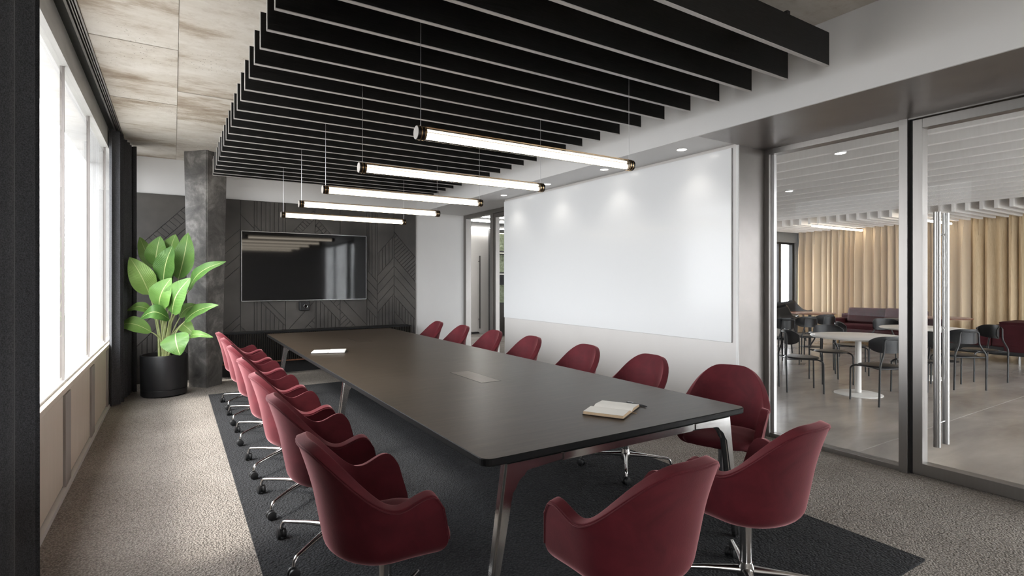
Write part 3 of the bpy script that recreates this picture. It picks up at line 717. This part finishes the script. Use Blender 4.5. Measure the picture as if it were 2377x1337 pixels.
# ================================================================ NOTEBOOKS, PEN
def tp(u, v, z=TZ+.002):
    d = 1251*(H-z)/(v-650); return at(u, v, d)
nb = thing('open_notebook', 'open notebook with blank pages near the table end, pen beside it', 'notebook', (0, 0, 0))
A, B, C_, D_ = tp(1355, 962), tp(1442, 972), tp(1488, 945), tp(1397, 934)
cen = (A+B+C_+D_)/4; ux = ((B-A)+(C_-D_)).normalized(); uy = Vector((-ux.y, ux.x, 0))
lx = ((B-A).length+(C_-D_).length)/2; ly = ((D_-A).length+(C_-B).length)/2
nb.location = (cen.x, cen.y, TZ+.001); nb.rotation_euler = (0, 0, math.atan2(ux.y, ux.x))
print('NOTEBOOK', lx, ly)
box('cover', (-lx/2-.004, -ly/2-.004, 0), (lx/2+.004, ly/2+.004, .003), M['cover'], nb, .001)
bm = bmesh.new(); bn = bmesh.new()
for half in (-1, 1):
    rows = []
    for i in range(13):
        t_ = i/12; y = half*(t_*ly/2); z = .004+.016*math.sin(min(1, t_*3.2)*PI/2)*(1-.35*t_)+(0.003 if half < 0 else 0)
        rows.append((y, z))
    top = [[bm.verts.new((s*lx/2, y, z)) for y, z in rows] for s in (-1, 1)]
    for i in range(12): bm.faces.new((top[0][i], top[0][i+1], top[1][i+1], top[1][i]))
    for s in (0, 1):
        sx = (-1, 1)[s]*lx/2*.999; vt = [bn.verts.new((sx, y, z-.0004)) for y, z in rows]; vb = [bn.verts.new((sx, y, .003)) for y, z in rows]
        for i in range(12): bn.faces.new((vt[i], vt[i+1], vb[i+1], vb[i]))
    y, z = rows[-1]; q = [bn.verts.new(p) for p in ((-lx/2, y, z-.0004), (lx/2, y, z-.0004), (lx/2, y, .003), (-lx/2, y, .003))]; bn.faces.new(q)
obj('pages', bm, M['page'], nb, True); obj('page_edges', bn, M['kraft'], nb)
tube('ribbon', [(lx/2-.02, 0, .006), (lx/2+.01, -.002, .003), (lx/2+.03, -.01, .0015)], .0015, M['kraft'], nb, 6)
P0, P1 = tp(1455, 935), tp(1502, 945)
pen = thing('pen', 'black pen lying beside the open notebook', 'pen', (P0.x, P0.y, TZ+.0055), math.atan2((P1-P0).y, (P1-P0).x)); pl = (P1-P0).length
tube('barrel', [(0, 0, 0), (.01, 0, 0), (pl*.85, 0, 0), (pl, 0, 0)], [.004, .005, .005, .0018], M['blackgloss'], pen, 12)
box('clip', (.006, -.0015, .005), (.045, .0015, .0065), M['silver'], pen)
nb2 = thing('notebook_stack', 'white notebook lying flat on the left side of the far table half', 'notebook')
A, B, C_, D_ = tp(722, 818), tp(758, 825), tp(806, 818), tp(788, 809)
cen = tp(764, 817); u_ = (C_-B); nb2.location = (cen.x, cen.y, TZ+.001); nb2.rotation_euler = (0, 0, math.atan2(-.35, 1)); print('NB2', (B-A).length, (C_-B).length, cen)
box('cover', (-.16, -.105, 0), (.16, .105, .004), M['cover'], nb2, .001)
box('pages', (-.155, -.10, .004), (-.003, .10, .013), M['page'], nb2, .002); box('pages', (.003, -.10, .004), (.155, .10, .017), M['page'], nb2, .002)

# ================================================================ PLANT
pl_ = thing('potted_plant', 'tall broad-leaved green plant in a black cylindrical pot by the far window', 'plant', (-.10, 8.12, 0))
PO = Vector((-.10, 8.12, 0))
lathe('pot', [(0, .008), (.24, .008), (.252, .02), (.252, .085), (.247, .09), (.252, .095), (.258, .50), (.254, .515), (.243, .515), (.24, .46), (0, .46)], M['pot'], pl_, 48)
lathe('soil', [(0, .478), (.15, .474), (.24, .465), (.24, .40)], M['soil'], pl_, 32)
leaves = [  # blade base (u,v), tip (u,v), width px, depth offset base/tip, bow, tilt
 ((347, 684), (301, 597), 42, -.10, -.25, .06), ((357, 622), (324, 550), 27, .12, .12, .02), ((360, 618), (372, 548), 38, .05, .0, .03),
 ((379, 655), (401, 570), 44, -.05, -.12, .03), ((393, 602), (408, 544), 36, .15, .18, .02), ((414, 648), (437, 540), 42, .05, .10, -.02),
 ((369, 714), (398, 645), 44, -.22, -.30, .05), ((400, 728), (442, 645), 46, -.20, -.32, .06), ((438, 675), (525, 607), 30, .0, -.10, .08),
 ((357, 728), (293, 722), 20, .0, -.15, .10), ((394, 742), (325, 741), 30, -.20, -.35, .12), ((352, 771), (273, 760), 30, -.12, -.20, .10),
 ((428, 747), (507, 708), 28, -.10, -.20, .05), ((418, 737), (461, 708), 26, .10, .15, .05), ((407, 774), (418, 825), 50, -.25, -.33, .03),
 ((438, 786), (495, 783), 16, -.05, -.15, .07), ((422, 752), (452, 778), 26, .12, .05, .04), ((372, 690), (398, 612), 38, .16, .18, .02), ((395, 700), (420, 668), 34, .1, .05, .03)]
for i, (b, tpx, w, d0, d1, bow) in enumerate(leaves):
    DC = 6.80; Bp = at(b[0], b[1], DC+d0); Tp = at(tpx[0], tpx[1], DC+d1); Wd = w*DC/1251/2
    ax = (Tp-Bp); Ln = ax.length; ax.normalize()
    view = (Vector((0, 0, H))-Bp).normalized(); rr = random.Random(i)
    nrm = (view+Vector((-.35, 0, .55))+Vector((rr.uniform(-.3, .3), 0, rr.uniform(-.2, .2)))); nrm = (nrm-ax*nrm.dot(ax)).normalized(); side = ax.cross(nrm)
    bm = bmesh.new(); uvl = bm.loops.layers.uv.new('UVMap'); NL, NW = 16, 6; rows = []
    for k_ in range(NL+1):
        s = k_/NL; hw = Wd*1.30*(math.sin(PI*s**.80)**.72 if 0 < s < 1 else .02)*(1-.18*s)
        if k_ in (0, NL): hw = .002
        mid = Bp+ax*Ln*s+nrm*(bow*1.2*math.sin(PI*s)) + Vector((0, 0, -bow*.9*s*s)) + Vector((0, 0, bow*.9*s))
        row = []
        for j in range(-NW, NW+1):
            q = j/NW; und = .006*math.sin(s*17+i)*abs(q)
            row.append((bm.verts.new(mid+side*hw*q+nrm*(.16*hw*abs(q)**1.5+und) - PO), (q*.5+.5, s)))
        rows.append(row)
    for A_, B_ in zip(rows, rows[1:]):
        for k_ in range(2*NW):
            q = (A_[k_], A_[k_+1], B_[k_+1], B_[k_]); f = bm.faces.new([x[0] for x in q])
            for l_, x in zip(f.loops, q): l_[uvl].uv = x[1]
    lf = obj('leaf', bm, M['leaf'], pl_, True, False)
    a0 = Vector((rr.uniform(-.06, .06), rr.uniform(-.06, .06), .46)); e = Bp-PO
    m1 = a0*.55+e*.45; m1.z += .10; m1.x = a0.x*.7+e.x*.3; m1.y = a0.y*.7+e.y*.3
    pts = [a0*(1-t_)**2+m1*2*t_*(1-t_)+e*t_*t_ for t_ in [q/10 for q in range(11)]]
    tube('stem', pts+[e+ax*.03], [.013-.008*q/11 for q in range(12)], M['stem'], pl_, 8)

# ================================================================ LOUNGE: baffles
bf = thing('pale_baffle_ceiling', 'pale grey felt baffles running lengthwise under the lounge ceiling', 'ceiling baffles', (9, 3, 3.05))
ZB = H+1.33
k = 0; x = 4.90
while x < 11.9:
    box('baffle', (x-.03-9, YN+.1-3, ZB-3.05), (x+.03-9, YL-.1-3, -.01), M['felt'], bf); x += .472
bf2 = thing('cross_baffle_ceiling', 'row of short pale baffles set crosswise before the sand curtain', 'ceiling baffles', (13, 3, 3.05))
y = YL-.2
while y > -1.5:
    box('baffle', (12.2-13, y-.027-3, ZB-.065-3.05), (14.25-13, y+.027-3, -.01), M['felt'], bf2); y -= .205
for i, (y, xe) in enumerate(((6.68, 14.4), (4.85, 14.3))):
    p = thing('linear_lamp', ['slim warm linear lamp before the curtain, left of the glass door post', 'slim warm linear lamp before the curtain, seen behind the door handle'][i], 'lamp', (12.2, y, H+1.205))
    box('tube', (0, -.025, 0), (xe-12.2, .025, .035), M['lstrip'], p); box('mount', (0, -.03, .035), (xe-12.2, .03, .05), M['dkmetal'], p)
    for q in (.2, xe-12.4): tube('hanger', [(q, 0, .05), (q, 0, 3.05-H-1.205)], .004, M['black'], p, 6)
# cafe tables
def ctable(x, y, r, h, mt, ml, label, base=.27, pr=.035):
    t = thing('cafe_table', label, 'table', (x, y, 0))
    lathe('tabletop', [(0, h), (r-.01, h), (r, h-.006), (r-.012, h-.022), (r*.6, h-.03), (0, h-.03)], mt, t, 48)
    lathe('pedestal', [(0, h-.03), (pr*1.6, h-.03), (pr, h-.06), (pr, .02), (0, .02)], ml, t, 20)
    lathe('foot', [(0, .016), (base-.02, .012), (base, .006), (base, 0), (0, 0)], ml, t, 40)
ctable(7.39, 3.47, .54, .74, M['tablewhite'], M['tablewhite'], 'round white cafe table seen through the fixed glass pane')
ctable(9.45, 3.55, .54, .74, M['tablewhite'], M['tablewhite'], 'round white cafe table crossed by the steel door post')
ctable(11.75, 6.5, .50, .74, M['walnut'], M['black'], 'round reddish wooden table before the sand curtain, at left', .22, .03)
ctable(11.7, 4.05, .40, .78, M['walnut'], M['black'], 'round reddish wooden table with black edge behind the door handle', .20, .035)
ctable(10.95, 4.4, .30, .76, M['black'], M['black'], 'small round black table overlapping the wooden table behind door handle', .20, .03)
# cafe chair
def make_cafe(label):
    t = thing('cafe_chair', label, 'chair')
    lathe('seat', [(0, .452), (.17, .450), (.205, .446), (.215, .436), (.20, .428), (0, .424)], M['blackgloss'], t, 32, sx=.95, sy=1.02)
    bm = bmesh.new(); rows = []
    for i in range(17):
        a = math.radians(-62+124*i/16); q = abs(i-8)/8; top = .80-.06*q**4; bot = .605+.06*q**4
        col = []
        for s in (0, 1):
            r = .235-.012*s
            for j in range(5):
                z = bot+(top-bot)*(j/4 if s == 0 else 1-j/4); col.append(bm.verts.new((.03-r*math.cos(a)-.02*(z-.6), r*math.sin(a), z)))
        rows.append(col)
    for A_, B_ in zip(rows, rows[1:]):
        for j in range(10): bm.faces.new((A_[j], A_[(j+1) % 10], B_[(j+1) % 10], B_[j]))
    bm.faces.new(rows[0]); bm.faces.new(rows[-1][::-1]); obj('backrest', bm, M['blackgloss'], t, True)
    for s in (-1, 1):
        tube('leg', fillet([(-.10, s*.13, .772), (-.21, s*.13, .768), (-.218, s*.13, .62), (-.13, s*.175, .47), (-.175, s*.185, .42), (-.195, s*.19, 0)][1:] if 0 else [(-.222, 0, .765), (-.215, s*.115, .765), (-.210, s*.125, .60), (-.235, s*.195, .47), (-.225, s*.20, 0)], .035, 5), .0105, M['black'], t, 8)
        tube('leg', fillet([(.0, s*.14, .43), (.15, s*.185, .428), (.20, s*.20, .40), (.205, s*.20, 0)], .03, 5), .0105, M['black'], t, 8)
    tube('side_rail', [(-.228, .195, .43), (-.228, -.195, .43)], .008, M['black'], t, 8)
    tube('side_rail', [(-.225, .19, .43), (.02, .14, .425)], .008, M['black'], t, 8); tube('side_rail', [(-.225, -.19, .43), (.02, -.14, .425)], .008, M['black'], t, 8)
    return t
cc = [((7.0, 3.98), (.27, -.27), 'black cafe chair left of the front white table, seen from its side'),
 ((7.08, 3.10), (.2, .45), 'black cafe chair before the front white table, cut off by the door post'),
 ((7.93, 3.03), (-.76, .65), 'black cafe chair directly behind the steel door handle'),
 ((9.0, 2.98), (.4, .55), 'black cafe chair seen from behind, just right of the door handle'),
 ((9.93, 3.02), (-.6, .5), 'black cafe chair beside the plum sofa, far right'),
 ((7.92, 4.08), (-.6, -.75), 'black cafe chair behind the front white table, facing the camera'),
 ((8.95, 4.3), (.5, -.85), 'black cafe chair before the sofa cushions, in shade'),
 ((10.05, 4.25), (-.7, -.7), 'black cafe chair behind the second white table, curved back facing camera'),
 ((9.0, 5.5), (.38, .92), 'black cafe chair at the left edge of the lounge view, leftmost in the back row'),
 ((9.7, 5.5), (.38, .92), 'black cafe chair in the back row, middle one of three'),
 ((10.55, 5.62), (.38, .92), 'black cafe chair in the back row, nearest the wooden table')]
c0 = None
for (x, y), f, lab in cc:
    rz = math.atan2(f[1], f[0])
    if c0 is None: c0 = make_cafe(lab); c0.location = (x, y, 0); c0.rotation_euler = (0, 0, rz); c0['group'] = 'cafe chairs in the lounge'; cct = tree_of(c0)
    else: dup(c0, (x, y, 0), rz, lab, 'cafe chairs in the lounge', cct)
# sofas
def rb(name, a, b, m, p, bev=.05):
    bm = bmesh.new(); add_box(bm, a, b); bmesh.ops.bevel(bm, geom=list(bm.edges), offset=bev, segments=4, affect='EDGES', profile=.6); o = obj(name, bm, m, p, True); return o
s = thing('sofa', 'low plum sofa with loose back cushions before the sand curtain', 'sofa', (13.3, 5.75, 0))
rb('base', (-.45, -1.0, .12), (.5, 1.0, .36), M['sofa'], s, .03); rb('backrest', (.25, -1.0, .3), (.55, 1.0, .66), M['sofa'], s)
rb('arm', (-.45, .8, .14), (.5, 1.02, .56), M['sofa'], s, .04)
rb('seat_cushion', (-.44, -1, .34), (.28, -.1, .46), M['sofa'], s, .04); rb('seat_cushion', (-.44, -.1, .34), (.28, .8, .46), M['sofa'], s, .04)
for y in (-.9, .75):
    for x in (-.38, .42): tube('foot', [(x, y, 0), (x, y, .13)], .02, M['brass'], s, 8)
for i, (y, x, h, tl) in enumerate(((.35, .10, .36, .12), (-.45, -.05, .38, -.1))):
    o = rb('loose_cushion', (-.09, -.40, 0), (.09, .40, h), M['sofa'], None, .075); o.location = (13.3+x, 5.75+y, .455); o.rotation_euler = (0, .22, tl)
    tag(o, ['dark red loose cushion leaning on the plum sofa, left one', 'dark red loose cushion on the plum sofa, the larger front right one'][i], 'cushion')
s = thing('sofa', 'dark plum sofa with tall folded shells at the right edge of the view', 'sofa', (12.6, 3.2, 0))
rb('base', (-.4, -1.6, .14), (.5, 1.45, .30), M['black'], s, .03); rb('seat_cushion', (-.42, .35, .28), (.45, 1.45, .46), M['sofa'], s, .05)
rb('seat_cushion', (-.42, -1.6, .28), (.45, .35, .46), M['sofa'], s, .05)
for y0, y1 in ((-.33, .28), (-1.0, -.36), (-1.65, -1.03)):
    bm = bmesh.new(); add_box(bm, (-.46, y0, .16), (.5, y1, .72))
    for v_ in bm.verts:
        if v_.co.z > .5: v_.co.y = (v_.co.y-(y0+y1)/2)*1.04+(y0+y1)/2; 
        else: v_.co.y = (v_.co.y-(y0+y1)/2)*.78+(y0+y1)/2; v_.co.x += .06 if v_.co.x < 0 else 0
    bmesh.ops.bevel(bm, geom=list(bm.edges), offset=.05, segments=4, affect='EDGES'); obj('shell_back', bm, M['sofa'], s, True)
for y in (-1.5, 0, 1.35): tube('foot', [(-.3, y, 0), (-.3, y, .15)], .02, M['steel'], s, 8)
# bench and loungers under the lounge window
tag(box('window_bench', (9.6, 7.98, 0), (13.2, 8.36, .62), nmat('grey_bench', (.33, .33, .33), (.38, .38, .38), 5, .5), None, .01), 'long pale grey built-in bench under the lounge window', 'bench')
def lounge(label, x, y, rz):
    t = thing('lounge_chair', label, 'chair', (x, y, .0), rz)
    bm = bmesh.new(); rows = []
    prof = [(-.55, .93), (-.4, .90), (-.2, .78), (0, .70), (.25, .66), (.45, .68)]
    for y_ in [q/8*.8-.4 for q in range(9)]:
        c_ = 1-.0*abs(y_); rows.append([bm.verts.new((px*c_, y_, pz+.18*(abs(y_)/.4)**2*.4)) for px, pz in prof])
    for A_, B_ in zip(rows, rows[1:]):
        for k_ in range(5): bm.faces.new((A_[k_], A_[k_+1], B_[k_+1], B_[k_]))
    o = obj('shell', bm, M['blackgloss'], t, True); md = o.modifiers.new('s', 'SOLIDIFY'); md.thickness = .04; bake(o)
    for a, b in ((-.3, -.25), (-.3, .25), (.3, -.25), (.3, .25)): tube('leg', [(a, b, .70), (a*1.2, b*1.2, 0)], .014, M['black'], t, 8)
lounge('black curved lounge seat before the lounge window, nearer one', 10.0, 6.3, .3); lounge('black curved lounge seat before the lounge window, farther one', 12.35, 7.4, .1)
# city outside the lounge window
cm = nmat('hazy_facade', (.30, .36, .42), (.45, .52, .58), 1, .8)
for i, (x, y, w_, h) in enumerate(((20, 26, 4, -1.0), (28, 38, 6, .2), (41, 42, 7, -.6), (36, 33, 5, -2), (48, 60, 9, 1.0))):
    t = thing('distant_building', ['distant hazy low building outside the lounge window', 'distant hazy taller block outside the lounge window', 'distant grey-blue block at the right of lounge window', 'distant flat-roofed block outside lounge window', 'farthest hazy tower outside lounge window'][i], 'building', (x, y, -15))
    box('wall', (-w_/2, -2, 0), (w_/2, 2, 15+h), cm, t)
    for q in range(4): box('window', (-w_/2+.4+q*(w_-.8)/4, -2.03, 12+h), (-w_/2+.4+(q+.6)*(w_-.8)/4, -2, 13.4+h), M['screen'], t)
